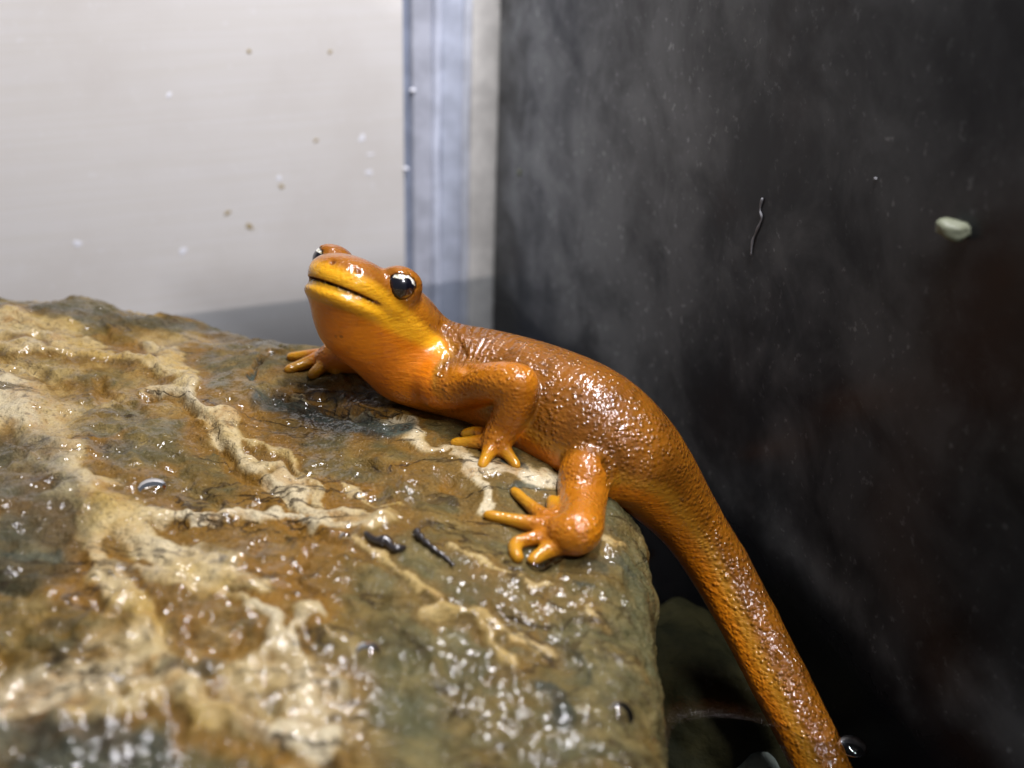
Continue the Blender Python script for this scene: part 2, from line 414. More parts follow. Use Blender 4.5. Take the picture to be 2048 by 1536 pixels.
def mat_rock():
    m = Mat('wet_veined_rock'); p = m.pos()
    vein, dark, white, rust = m.attr('vein'), m.attr('dark'), m.attr('white'), m.attr('rust')
    n1 = m.noise(p, 70, 6, 0.6, 0.5); n2 = m.noise(p, 260, 5, 0.6); n3 = m.noise(p, 1400, 4, 0.65)
    mp = m.n('ShaderNodeMapping'); mp.inputs['Rotation'].default_value = (0, 0, math.radians(52)); mp.inputs['Scale'].default_value = (60, 420, 300); m.l(p, mp.inputs['Vector'])
    lay = m.noise(mp.outputs[0], 1.0, 4, 0.6, 0.6)
    c = m.mix(m.ramp(n1, 0.34, 0.66), (0.070, 0.052, 0.014), (0.130, 0.070, 0.009))
    c = m.mix(m.ramp(lay, 0.35, 0.70, 0, 0.8), c, (0.066, 0.062, 0.028))
    c = m.mix(m.ramp(n2, 0.48, 0.70, 0, 0.6), c, (0.22, 0.145, 0.04))
    ol = m.mix(m.ramp(n2, 0.35, 0.65), (0.058, 0.060, 0.028), (0.120, 0.105, 0.045))
    c = m.mix(m.math('MULTIPLY', m.attr('olive'), m.ramp(n1, 0.34, 0.60, 0.95, 0.35)), c, ol)
    c = m.mix(m.math('MULTIPLY', rust, 0.85), c, (0.175, 0.082, 0.009))
    vc = m.mix(m.ramp(n2, 0.35, 0.7), (0.29, 0.18, 0.034), (0.38, 0.27, 0.085))
    vc = m.mix(m.math('MULTIPLY', white, m.ramp(n1, 0.3, 0.62)), vc, (0.48, 0.42, 0.28))
    vc = m.mix(m.ramp(m.noise(p, 170, 5, 0.65, 0.8), 0.50, 0.72, 0, 0.8), vc, (0.25, 0.13, 0.028))
    vm = m.math('MULTIPLY', vein, m.ramp(m.math('ADD', m.math('ADD', m.math('MULTIPLY', n2, 0.7), m.math('MULTIPLY', n3, 0.35)), m.math('MULTIPLY', vein, 0.42)), 0.52, 0.86))
    c = m.mix(vm, c, vc)
    dk = m.mix(m.ramp(n2, 0.4, 0.7), (0.018, 0.024, 0.020), (0.055, 0.068, 0.050))
    c = m.mix(m.math('MULTIPLY', dark, m.ramp(n2, 0.25, 0.55, 0.6, 1.0)), c, dk)
    n4 = m.noise(p, 3200, 3, 0.7)
    c = m.mix(m.ramp(n3, 0.54, 0.70, 0, 0.65), c, (0.045, 0.030, 0.012))
    c = m.mix(m.ramp(n4, 0.55, 0.70, 0, 0.5), c, (0.035, 0.024, 0.011))
    c = m.mix(m.ramp(n4, 0.28, 0.42, 0.45, 0), c, (0.36, 0.27, 0.13))
    mp3 = m.n('ShaderNodeMapping'); mp3.inputs['Rotation'].default_value = (0, 0, math.radians(44)); mp3.inputs['Scale'].default_value = (38, 150, 90); m.l(p, mp3.inputs['Vector'])
    cr = m.noise(mp3.outputs[0], 1.0, 5, 0.55, 1.2)
    ck = m.math('MULTIPLY', m.ramp(m.math('ABSOLUTE', m.math('SUBTRACT', cr, 0.5)), 0.004, 0.016, 1, 0), m.ramp(n1, 0.40, 0.56))
    c = m.mix(m.math('MULTIPLY', ck, 0.75), c, (0.030, 0.018, 0.008))
    n3 = m.math('SUBTRACT', n3, m.math('MULTIPLY', ck, 0.8))
    b1 = m.bump(m.math('ADD', n3, m.math('MULTIPLY', n4, 0.6)), 0.8, 0.0004)
    b2 = m.bump(n2, 0.5, 0.0009, b1)
    film = m.noise(p, 470, 3, 0.55); fb = m.bump(film, 0.8, 0.0010)
    wet = m.ramp(m.noise(p, 95, 4, 0.65), 0.43, 0.57, 0.06, 1.0)
    rg = m.ramp(n1, 0.3, 0.7, 0.30, 0.5)
    nd = m.bsdf(Base_Color=c, Roughness=rg, Coat_Weight=wet, Coat_Roughness=0.03, Coat_IOR=1.48, Specular_IOR_Level=0.12)
    m.l(b2, nd.inputs['Normal']); m.l(fb, nd.inputs['Coat Normal'])
    return m.done(nd)

def build_rock():
    # parameter grid, finer where the photograph looks closely
    def axis(segs):
        out = []
        for a, b, st in segs: out.append(np.arange(a, b, st))
        return np.concatenate(out + [np.array([segs[-1][1]])])
    xs = axis([(-140, -80, 2.0), (-80, -62, 0.6), (-62, 34, 0.30), (34, 44, 0.8)])
    ys = axis([(-118, -66, 2.0), (-66, 34, 0.30), (34, 60, 1.0)])
    X, Y = np.meshgrid(xs, ys, indexing='ij'); sh = X.shape
    Q = np.stack([X.ravel(), Y.ravel()], 1)
    s, bp, nn = outline(Q)
    w = s + RR
    wr = np.clip(w, 0, RR * math.pi / 2); wv = np.clip(w - RR * math.pi / 2, 0, 60)
    outd = np.where(w <= 0, s, -RR + RR * np.sin(wr / RR) + 0.10 * wv)
    drop = RR * (1 - np.cos(wr / RR)) + wv
    P2 = np.where((w <= 0)[:, None], Q, bp + nn * outd[:, None])
    hx = np.where(w <= 0, Q[:, 0], bp[:, 0] - nn[:, 0] * np.clip(RR - w, 0, RR)); hy = np.where(w <= 0, Q[:, 1], bp[:, 1] - nn[:, 1] * np.clip(RR - w, 0, RR))
    Z = Hbase(hx, hy) - drop
    V = np.stack([P2[:, 0], P2[:, 1], Z], 1)
    Nn = np.zeros_like(V); th = wr / RR
    Nn[:, 2] = np.cos(th); Nn[:, 0] = nn[:, 0] * np.sin(th); Nn[:, 1] = nn[:, 1] * np.sin(th)
    # ---- detail ----
    Q3 = np.stack([Q[:, 0], Q[:, 1], np.zeros(len(Q))], 1)
    warp = np.stack([fbm(Q3 * 0.3, 3, 11, 0.5), fbm(Q3 * 0.3 + 40, 3, 12, 0.5)], 1) * 0.95
    Qw = Q + warp
    vein = np.zeros(len(Q)); white = np.zeros(len(Q)); disp = np.zeros(len(Q)); dark = np.zeros(len(Q)); rust = np.zeros(len(Q))
    for pts, hw, ht, wh in VEINS:
        L = curve_pts(trace(pts), 5)
        lo, hi = L.min(0) - 6, L.max(0) + 6
        k = np.where(((Q >= lo) & (Q <= hi)).all(1))[0]
        d, t = seg_dist(Qw[k], L)
        d = d * (1 + 0.5 * vnoise(np.stack([t * 0.4, t * 0, t * 0], 1), 31))
        a = 1 - sstep(hw * 0.65, hw * 1.35, d)
        vein[k] = np.maximum(vein[k], a); white[k] = np.maximum(white[k], a * wh)
        disp[k] = np.maximum(disp[k], 1.0 * ht * (1 - sstep(0, hw * 1.7, d)))
        rust[k] = np.maximum(rust[k], 0.75 * np.exp(-((d - hw * 1.7) / (hw * 0.6 + 0.4)) ** 2))
    for pts, hw, st in DARKS:
        L = curve_pts(trace(pts), 5); lo, hi = L.min(0) - 8, L.max(0) + 8
        k = np.where(((Q >= lo) & (Q <= hi)).all(1))[0]
        d, t = seg_dist(Qw[k], L)
        dark[k] = np.maximum(dark[k], st * (1 - sstep(hw * 0.7, hw * 1.3, d)))
    for pts, hw, dp in GROOVES:
        L = curve_pts(trace(pts), 5); lo, hi = L.min(0) - 5, L.max(0) + 5
        k = np.where(((Q >= lo) & (Q <= hi)).all(1))[0]
        d, t = seg_dist(Qw[k], L)
        disp[k] -= dp * (1 - sstep(0, hw * 1.6, d))
        rust[k] = np.maximum(rust[k], 0.8 * (1 - sstep(hw, hw * 2.2, d)))
    # cream ground in the left field
    left = sstep(-30, -52, Q[:, 0]) * (0.5 + 0.9 * fbm(Q3 * 0.14 + 9, 4, 21))
    vein = np.maximum(vein, np.clip(left, 0, 0.85) * (1 - dark)); white = np.maximum(white, 0.4 * np.clip(left, 0, 1))
    # foreground: paler streaks
    fg = sstep(-36, -48, Q[:, 1]) * sstep(-4, -16, Q[:, 0]) * np.clip(0.20 + 1.1 * fbm(Q3 * 0.16 + 3, 4, 23), 0, 0.8)
    vein = np.maximum(vein, fg); white = np.maximum(white, fg)
    olive = sstep(-16, -2, Q[:, 0] + 4 * fbm(Q3 * 0.12, 3, 61)) * sstep(-8, -16, Q[:, 1]) + 0.8 * sstep(-62, -70, Q[:, 0])
    rust = np.clip(rust * (1 - 0.5 * olive) + 0.7 * (1 - 0.6 * olive) * sstep(0.15, 0.7, fbm(Q3 * 0.11 + 5, 4, 25)), 0, 1)
    # foliation: layers running down to the right across the face
    ca, sa = math.cos(math.radians(-38)), math.sin(math.radians(-38))
    al = Q[:, 0] * ca + Q[:, 1] * sa; ac = -Q[:, 0] * sa + Q[:, 1] * ca
    LQ = np.stack([al * 0.07, ac * 0.42 + 0.5 * warp[:, 0], drop * 0.1], 1)
    lay = fbm(LQ, 4, 41); ridg = 1 - np.abs(lay) * 1.6
    V3 = V.copy()
    lump = fbm(V3 * 0.16, 4, 51); small = fbm(V3 * 0.75, 4, 53); tiny = fbm(V3 * 2.2, 2, 55)
    fgw = sstep(-20, -45, Q[:, 1])
    disp += 0.55 * lump + 0.65 * ridg * np.clip(0.5 + lay, 0, 1) + ((0.17 + 0.24 * fgw) * small + (0.035 + 0.05 * fgw) * tiny) * (1 - 0.65 * sstep(0, 6, w))
    # stepped ledge above the dark band
    L = curve_pts(trace([(520, 775), (560, 788), (600, 797), (644, 803), (700, 816), (760, 830), (800, 838), (830, 850)]), 5)
    k = np.where(((Q >= L.min(0) - 6) & (Q <= L.max(0) + 6)).all(1))[0]
    d, t = seg_dist(Q[k], L)
    sgn = np.zeros(len(k)); ti = np.clip(t.astype(int), 0, len(L) - 2)
    tang = L[ti + 1] - L[ti]; dd = Q[k] - L[ti]; sgn = np.sign(tang[:, 0] * dd[:, 1] - tang[:, 1] * dd[:, 0])
    tt = t / len(L); disp[k] += -1.1 * (sgn < 0) * (1 - sstep(0.6, 3.6, d)) * sstep(0, 0.15, tt) * sstep(1, 0.85, tt)
    # keep it calm where hands, feet and belly rest
    for (cx, cy), rr in CALM:
        f = 1 - np.exp(-(((Q[:, 0] - cx) ** 2 + (Q[:, 1] - cy) ** 2) / rr ** 2)); disp = disp * (0.25 + 0.75 * f)
    V = V + Nn * disp[:, None]
    idx = np.arange(sh[0] * sh[1]).reshape(sh)
    F = np.stack([idx[:-1, :-1].ravel(), idx[1:, :-1].ravel(), idx[1:, 1:].ravel(), idx[:-1, 1:].ravel()], 1)
    keep = (w[F] < RR * math.pi / 2 + 44).all(1)
    F = F[keep]
    used = np.unique(F); remap = np.full(len(V), -1); remap[used] = np.arange(len(used))
    o = mesh_np('rock', V[used], remap[F], mat_rock(), None, True,
                {'vein': vein[used], 'white': white[used], 'dark': dark[used], 'rust': rust[used], 'olive': olive[used]})
    tag(o, 'wet brown rock with cream veins and rusty hollows under the orange newt', 'rock')
    return o

# places of hands and feet on the rock (used by the newt as well)
HAND_L = [(995, 884)]; HAND_R = [(655, 722)]; FOOT_L = [(1105, 1065)]
CALM = [(at_rock(985, 895)[:2], 5.0), (at_rock(630, 728)[:2], 5.0), (at_rock(1070, 1060)[:2], 6.0), (at_rock(870, 800)[:2], 6.0), (at_rock(1060, 890)[:2], 5.0)]
rock = build_rock()

# =====================================================================
#  NEWT
# =====================================================================
Hs = 0.21
LO = np.array([-33.0, -60.0, -13.0]); HI = np.array([46.0, 19.0, 44.0])
DIM = np.ceil((HI - LO) / Hs).astype(int) + 1
GRID = np.full(DIM, 9.0, np.float32)
def sub(lo, hi):
    a = np.clip(np.floor((lo - LO) / Hs).astype(int), 0, DIM - 1); b = np.clip(np.ceil((hi - LO) / Hs).astype(int) + 1, 1, DIM)
    sl = tuple(slice(a[i], b[i]) for i in range(3))
    ax = [LO[i] + Hs * np.arange(a[i], b[i], dtype=np.float32) for i in range(3)]
    return sl, ax
def smin(a, b, k):
    h = np.clip(0.5 + 0.5 * (b - a) / k, 0, 1); return b * (1 - h) + a * h - k * h * (1 - h)
def add_seg(a, ra, b, rb, k):
    a = np.asarray(a, np.float32); b = np.asarray(b, np.float32); mr = max(ra, rb) + k + 1.2
    sl, ax = sub(np.minimum(a, b) - mr, np.maximum(a, b) + mr)
    if any(len(x) == 0 for x in ax): return
    X, Y, Z = np.meshgrid(*ax, indexing='ij', sparse=True)
    ab = b - a; L = float(ab @ ab) + 1e-9
    t = np.clip(((X - a[0]) * ab[0] + (Y - a[1]) * ab[1] + (Z - a[2]) * ab[2]) / L, 0, 1)
    d = np.sqrt((X - a[0] - t * ab[0]) ** 2 + (Y - a[1] - t * ab[1]) ** 2 + (Z - a[2] - t * ab[2]) ** 2) - (ra + (rb - ra) * t)
    GRID[sl] = smin(GRID[sl], d, k)
def add_chain(P, R, k, n=6):
    C = curve_pts(np.c_[np.asarray(P), np.asarray(R)], n)
    # a chain is first unioned with itself smoothly through small k, then with the body
    for i in range(len(C) - 1): add_seg(C[i, :3], C[i, 3], C[i + 1, :3], C[i + 1, 3], k)
    return C
def add_ell(c, axes, rad, k, mode='add'):
    c = np.asarray(c, np.float32); rad = np.asarray(rad, np.float32); mr = rad.max() + k + 1.2
    sl, ax = sub(c - mr, c + mr)
    X, Y, Z = np.meshgrid(*ax, indexing='ij', sparse=True)
    X = X - c[0]; Y = Y - c[1]; Z = Z - c[2]
    k0 = 0; k1 = 0
    for a, r in zip(axes, rad):
        q = X * np.float32(a[0]) + Y * np.float32(a[1]) + Z * np.float32(a[2]); k0 = k0 + (q / r) ** 2; k1 = k1 + (q / (r * r)) ** 2
    k0 = np.sqrt(k0); k1 = np.sqrt(k1) + 1e-6
    d = k0 * (k0 - 1) / k1
    if mode == 'add': GRID[sl] = smin(GRID[sl], d, k)
    else: GRID[sl] = -smin(-GRID[sl], d, k)
AXW = np.eye(3)

# spine (pixel x, pixel y, height, radius)
SP = [(790, 665, 30.5, 4.3), (830, 705, 28.6, 4.8), (880, 735, 27.2, 5.0), (980, 752, 26.9, 4.9), (1080, 790, 26.6, 5.4), (1180, 846, 25.6, 5.9),
      (1262, 908, 23.0, 5.2), (1322, 972, 18.8, 4.25), (1382, 1050, 13.6, 3.35), (1442, 1142, 8.6, 3.15), (1502, 1252, 4.6, 3.0), (1563, 1372, 1.2, 2.9),
      (1622, 1490, -2.2, 2.75), (1680, 1620, -5.5, 2.5), (1730, 1760, -8.5, 2.0), (1760, 1900, -10.5, 1.2)]
SPP = np.array([atz(a, b, z) for a, b, z, r in SP]); SPR = np.array([s[3] for s in SP])
SPINE = add_chain(SPP, SPR, 0.6, 6)
# belly sag towards the rock, and a faint keel on the tail
for i, (f, dz, r) in enumerate(((3, -1.3, 4.4), (4, -1.2, 5.0), (5, -1.1, 5.2))):
    if i: add_seg(prev[0], prev[1], SPP[f] + np.array([-0.8, -0.5, dz]), r, 2.0)
    prev = (SPP[f] + np.array([-0.8, -0.5, dz]), r)
for i in range(7, 14):
    up = np.array([0.15, 0.1, 1.0])
    add_seg(SPP[i] + up * SPR[i] * 0.32, SPR[i] * 0.78, SPP[i + 1] + up * SPR[i + 1] * 0.32, SPR[i + 1] * 0.78, 0.8)

# ---- head ----
def c2w(v): return v[0] * RGT + v[1] * UPV - v[2] * FWD      # camera coords (right, up, towards camera) to world
HLc = np.array([0.84, -0.30, 0.45]); HLc /= np.linalg.norm(HLc)
Fx, Fy = -0.42, 0.20
HFc = np.array([Fx, Fy, -(Fx * HLc[0] + Fy * HLc[1]) / HLc[2]]); HFc /= np.linalg.norm(HFc)
HUc = np.cross(HFc, HLc)
HF, HL, HU = c2w(HFc), c2w(HLc), c2w(HUc)
E0 = atd(737, 541, 132.5)
HAX = (HF, HL, HU)
def hp(f, l, u): return E0 + HF * f + HL * l + HU * u
add_ell(hp(-2.4, 0, -2.7), HAX, (7.6, 6.3, 3.3), 1.5)
add_ell(hp(2.1, 0, -1.75), HAX, (4.5, 4.75, 2.5), 1.4)
add_ell(hp(3.0, 0, -2.5), HAX, (3.6, 3.9, 1.6), 0.9)
add_ell(hp(-4.6, 0, -3.4), HAX, (5.0, 6.4, 3.5), 2.0)
for sgn in (-1, 1):
    add_ell(hp(-0.2, 4.5 * sgn, -0.35), HAX, (2.6, 2.1, 1.85), 1.0)
    add_ell(hp(0.40, 4.7 * sgn, 0.42), HAX, (2.0, 1.7, 0.95), 0.6)
    add_ell(hp(-4.6, 4.9 * sgn, -4.1), HAX, (3.0, 2.0, 2.2), 1.5)
add_ell(hp(0.8, 0, -4.2), HAX, (5.6, 4.95, 1.7), 0.3)
add_ell(hp(-2.2, 0, -5.2), HAX, (6.2, 5.2, 3.1), 1.5)
add_seg(hp(-3, 0, -5.0), 4.5, SPP[0], 4.4, 2.2)
add_seg(hp(-1.0, 0, -6.0), 3.2, SPP[1] + np.array([-1.5, -1.2, -0.5]), 4.2, 2.0)
# eye sockets
EYES = [hp(0.78, 4.9, -0.45), hp(0.78, -4.9, -0.45)]
EYE_R = 1.62
for e in EYES: add_ell(e, AXW, (EYE_R * 1.0,) * 3, 0.3, 'cut')
# mouth slit
sl, ax = sub(E0 - 10, E0 + 10)
X, Y, Z = np.meshgrid(*ax, indexing='ij', sparse=True)
hq = [(X - E0[0]) * a[0] + (Y - E0[1]) * a[1] + (Z - E0[2]) * a[2] for a in HAX]
def mouth_u(f, l): return -3.15 + 0.012 * l * l * 0 - 0.035 * np.clip(5.0 - f, 0, 9) - 0.0045 * np.clip(5.0 - f, 0, 9) ** 2
mo = np.abs(hq[2] - mouth_u(hq[0], hq[1])) - 0.145 * sstep(2.0, 4.2, hq[0]) + 0.02
gate = sstep(1.8, 2.4, hq[0])
D = GRID[sl]
carve = np.minimum(-mo, D + 0.75)
GRID[sl] = np.where(gate > 0, np.maximum(D, carve), D)

# ---- limbs ----
def rk(px, py, h): return at_rock(px, py, h)
LIMB_TOES = []
def limb(P, R, k=1.1, n=5):
    R = np.array(R); R = np.where(R < 0.72, R * 0.86, R)
    return add_chain(np.array(P), R, k, n)
# near arm
limb([atz(880, 765, 27.5), aty(930, 770, -6.5), aty(990, 764, -10.2), aty(1040, 768, -11.6)], [2.6, 1.85, 1.6, 1.62], 1.2)
limb([aty(1040, 768, -11.6), aty(1030, 812, -11.8), rk(1006, 858, 2.3), rk(992, 884, 1.25)], [1.62, 1.72, 1.5, 1.25], 0.7)
TO_L = [([(975, 872), (950, 864), (928, 868)], [0.75, 0.55, 0.42]), ([(980, 884), (945, 884), (908, 886)], [0.9, 0.62, 0.5]),
        ([(985, 893), (974, 912), (964, 932)], [0.9, 0.62, 0.48]), ([(1000, 893), (1018, 912), (1033, 932)], [0.85, 0.58, 0.45])]
for pts, rr in TO_L:
    LIMB_TOES.append(limb([rk(a, b, 0.9 if i == 0 else (0.72 if i == 1 else 0.42)) for i, (a, b) in enumerate(pts)], rr, 0.4))
# far arm
limb([SPP[1] + np.array([-1, 2, -0.5]), atz(760, 722, 24.0), rk(700, 712, 1.9), rk(655, 718, 1.25)], [2.3, 1.9, 1.6, 1.3], 1.0)
TO_R = [([(640, 712), (612, 711), (580, 714)], [0.8, 0.6, 0.5]), ([(640, 718), (610, 727), (575, 740)], [0.85, 0.66, 0.52]),
        ([(655, 724), (640, 736), (624, 750)], [0.85, 0.68, 0.55]), ([(680, 724), (678, 732), (672, 742)], [0.9, 0.75, 0.6])]
for pts, rr in TO_R:
    LIMB_TOES.append(limb([rk(a, b, 0.9 if i == 0 else (0.72 if i == 1 else 0.45)) for i, (a, b) in enumerate(pts)], rr, 0.4))
# near hind leg
limb([atz(1265, 935, 22.5), aty(1215, 950, -12.5), aty(1168, 946, -17.0)], [3.2, 2.5, 2.2], 1.3)
limb([aty(1168, 946, -17.0), aty(1164, 1005, -19.5), rk(1158, 1062, 2.2), rk(1120, 1066, 1.5)], [2.2, 2.2, 1.95, 1.3], 0.8)
FT_L = [([(1115, 1040), (1108, 1020), (1104, 1000)], [0.9, 0.7, 0.55]), ([(1105, 1050), (1065, 1015), (1028, 982)], [0.95, 0.62, 0.48]),
        ([(1105, 1058), (1040, 1043), (974, 1030)], [1.0, 0.68, 0.48]), ([(1110, 1070), (1060, 1078), (1032, 1088), (1030, 1104), (1036, 1116)], [0.95, 0.62, 0.55, 0.5, 0.45]),
        ([(1140, 1078), (1100, 1098), (1064, 1121)], [1.2, 0.75, 0.5])]
for pts, rr in FT_L:
    LIMB_TOES.append(limb([rk(a, b, 1.0 if i == 0 else (0.75 if i == 1 else 0.45)) for i, (a, b) in enumerate(pts)], rr, 0.45))
# far hind leg, behind the body
limb([SPP[6] + np.array([1, 2, -1]), np.array([17.0, 1.5, 16.5]), np.array([14.5, 4.5, 10.5]), np.array([16.0, 8.0, 8.0])], [2.4, 2.0, 1.7, 1.1], 1.0)
for dx in (-2.2, -0.7, 0.8, 2.2):
    limb([np.array([15.8, 7.5, 8.2]), np.array([16.0 + dx, 10.5, 7.0]), np.array([16.2 + dx * 1.6, 12.5, 6.2])], [0.7, 0.5, 0.4], 0.4)

def surf_at(px, py):
    d = ray(px, py); d = d / np.linalg.norm(d)
    for t in np.arange(95, 190, 0.05):
        p = CAM + d * t; i = np.round((p - LO) / Hs).astype(int)
        if (i < 0).any() or (i >= DIM).any(): continue
        if GRID[tuple(i)] < 0: return p
    return None
NOSE = [surf_at(716, 541), surf_at(664, 524)]
for q in NOSE:
    if q is not None: add_ell(q, AXW, (0.36,) * 3, 0.15, 'cut')

# folds of skin: neck fold, edge of the jaw, armpit, groin
for pts, r, k in (([(884, 650), (898, 680), (912, 705), (932, 738)], 0.34, 0.5), 
                  ([(905, 655), (918, 685), (930, 712)], 0.24, 0.4), ([(1212, 925), (1222, 950), (1218, 985)], 0.3, 0.6)):
    L = [surf_at(*q) for q in pts]; L = curve_pts(np.array([q for q in L if q is not None]), 8)
    for q in L: add_ell(q, AXW, (r,) * 3, k, 'cut')

def surface_nets(G):
    neg = G < 0
    nx, ny, nz = G.shape
    c = np.zeros((nx - 1, ny - 1, nz - 1), np.uint8)
    for a in (0, 1):
        for b in (0, 1):
            for e in (0, 1):
                c += neg[a:nx - 1 + a, b:ny - 1 + b, e:nz - 1 + e]
    act = (c > 0) & (c < 8)
    I = np.argwhere(act)
    lut = np.full(act.shape, -1, np.int32); lut[act] = np.arange(len(I))
    corner = {}
    for a in (0, 1):
        for b in (0, 1):
            for e in (0, 1): corner[(a, b, e)] = G[I[:, 0] + a, I[:, 1] + b, I[:, 2] + e]
    acc = np.zeros((len(I), 3)); cnt = np.zeros(len(I))
    ks = list(corner)
    for u in ks:
        for axn in range(3):
            if u[axn] == 1: continue
            v = list(u); v[axn] = 1; v = tuple(v)
            A, B = corner[u], corner[v]; m = (A < 0) != (B < 0)
            t = np.where(m, A / (A - B + 1e-12), 0)
            p = np.array(u, float)[None].repeat(len(I), 0); p[:, axn] += t
            acc += p * m[:, None]; cnt += m
    V = I + acc / cnt[:, None]
    F = []
    for axn in range(3):
        o1, o2 = [(1, 2), (2, 0), (0, 1)][axn]
        s0 = [slice(0, n - 1) if i == axn else slice(1, n - 1) for i, n in enumerate(G.shape)]
        s1 = list(s0); s1[axn] = slice(1, G.shape[axn])
        a0 = neg[tuple(s0)]; a1 = neg[tuple(s1)]
        E = np.argwhere(a0 != a1)
        if not len(E): continue
        fl = a0[E[:, 0], E[:, 1], E[:, 2]]
        off = np.array([0 if i == axn else 1 for i in range(3)]); E = E + off
        def cell(d1, d2):
            q = E.copy(); q[:, o1] -= d1; q[:, o2] -= d2; return lut[q[:, 0], q[:, 1], q[:, 2]]
        q = np.stack([cell(1, 1), cell(0, 1), cell(0, 0), cell(1, 0)], 1)
        q[~fl] = q[~fl][:, ::-1]
        F.append(q)
    return V, np.vstack(F)

def vert_normals(V, F):
    n = np.cross(V[F[:, 2]] - V[F[:, 0]], V[F[:, 3]] - V[F[:, 1]])
    N = np.zeros_like(V)
    for j in range(4):
        for a in range(3): N[:, a] += np.bincount(F[:, j], n[:, a], len(V))
    return N / (np.linalg.norm(N, axis=1, keepdims=True) + 1e-12)
def relax(V, F, it, lam=0.5):
    E = np.vstack([F[:, [0, 1]], F[:, [1, 2]], F[:, [2, 3]], F[:, [3, 0]]]); n = len(V)
    deg = np.bincount(E.ravel(), minlength=n).astype(float)
    for k in range(it):
        for sg in (lam, -lam * 1.03):
            A = np.zeros_like(V)
            for a in range(3):
                A[:, a] = np.bincount(E[:, 0], V[E[:, 1], a], n) + np.bincount(E[:, 1], V[E[:, 0], a], n)
            V = V + sg * (A / deg[:, None] - V)
    return V

def mat_newt():
    m = Mat('newt_skin'); p = m.pos()
    vent, jaw, toe, mouth, gran, srel, wrk, limbf = [m.attr(a) for a in ('vent', 'jaw', 'toe', 'mouth', 'gran', 'srel', 'wrinkle', 'limb')]
    n1 = m.noise(p, 160, 4, 0.6); n2 = m.noise(p, 900, 3, 0.6); n0 = m.noise(p, 60, 3)
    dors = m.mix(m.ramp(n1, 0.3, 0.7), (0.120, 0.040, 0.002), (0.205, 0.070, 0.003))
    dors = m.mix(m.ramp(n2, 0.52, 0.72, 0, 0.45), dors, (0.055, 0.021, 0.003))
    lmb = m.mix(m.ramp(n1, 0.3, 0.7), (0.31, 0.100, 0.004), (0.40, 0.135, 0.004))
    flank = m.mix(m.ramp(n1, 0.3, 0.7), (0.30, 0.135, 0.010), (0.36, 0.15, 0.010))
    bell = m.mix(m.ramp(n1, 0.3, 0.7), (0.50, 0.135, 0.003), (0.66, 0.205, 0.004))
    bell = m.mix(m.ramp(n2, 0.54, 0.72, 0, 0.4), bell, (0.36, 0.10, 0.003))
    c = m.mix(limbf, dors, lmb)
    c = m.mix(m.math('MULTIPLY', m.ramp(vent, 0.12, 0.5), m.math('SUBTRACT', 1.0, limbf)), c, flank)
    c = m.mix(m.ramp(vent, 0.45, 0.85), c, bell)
    c = m.mix(jaw, c, (0.68, 0.33, 0.010))
    c = m.mix(m.math('MULTIPLY', toe, 0.8), c, (0.42, 0.205, 0.008))
    c = m.mix(mouth, c, (0.12, 0.030, 0.004))
    sp = m.math('MULTIPLY', m.ramp(m.voro(p, 700), 0.10, 0.20, 1, 0), m.ramp(m.noise(p, 400, 1), 0.58, 0.64))
    c = m.mix(m.math('MULTIPLY', sp, 0.5), c, (0.07, 0.03, 0.008))
    # granules: low domes of half a millimetre, wrinkles across the flank
    tl = m.attr('tail'); v1 = m.voro(p, 1150, 'F1'); g1 = m.math('MULTIPLY', m.ramp(v1, 0.0, 0.62, 1, 0), m.math('ADD', m.math('MULTIPLY', tl, 0.42), 0.25))
    v2 = m.voro(p, 2000, 'F1'); g2 = m.math('MULTIPLY', m.math('MULTIPLY', m.ramp(v2, 0.0, 0.65, 1, 0), gran), m.ramp(m.noise(p, 420, 3), 0.34, 0.62, 0.35, 1.25))
    wv = m.math('SINE', m.math('MULTIPLY', m.math('ADD', srel, m.math('MULTIPLY', n1, 0.9)), 7.0))
    h = m.math('ADD', m.math('MULTIPLY', g1, gran), m.math('MULTIPLY', g2, 0.75))
    h = m.math('ADD', h, m.math('MULTIPLY', m.math('MULTIPLY', wv, wrk), 0.13))
    mp2 = m.n('ShaderNodeMapping'); mp2.inputs['Scale'].default_value = (500, 900, 2600); m.l(p, mp2.inputs['Vector'])
    crs = m.noise(mp2.outputs[0], 1.0, 3, 0.6, 0.4)
    h = m.math('ADD', h, m.math('ADD', m.math('MULTIPLY', crs, 0.55), m.math('MULTIPLY', n2, 0.35)))
    bn = m.bump(h, 0.8, 0.00026)
    nd = m.bsdf(Base_Color=c, Roughness=0.45, Specular_IOR_Level=0.15, Coat_Weight=0.85, Coat_Roughness=0.035, Coat_IOR=1.48,
                Subsurface_Weight=0.22, Subsurface_Radius=(1.0, 0.35, 0.08), Subsurface_Scale=0.0011)
    m.l(bn, nd.inputs['Normal']); m.l(bn, nd.inputs['Coat Normal'])
    return m.done(nd)

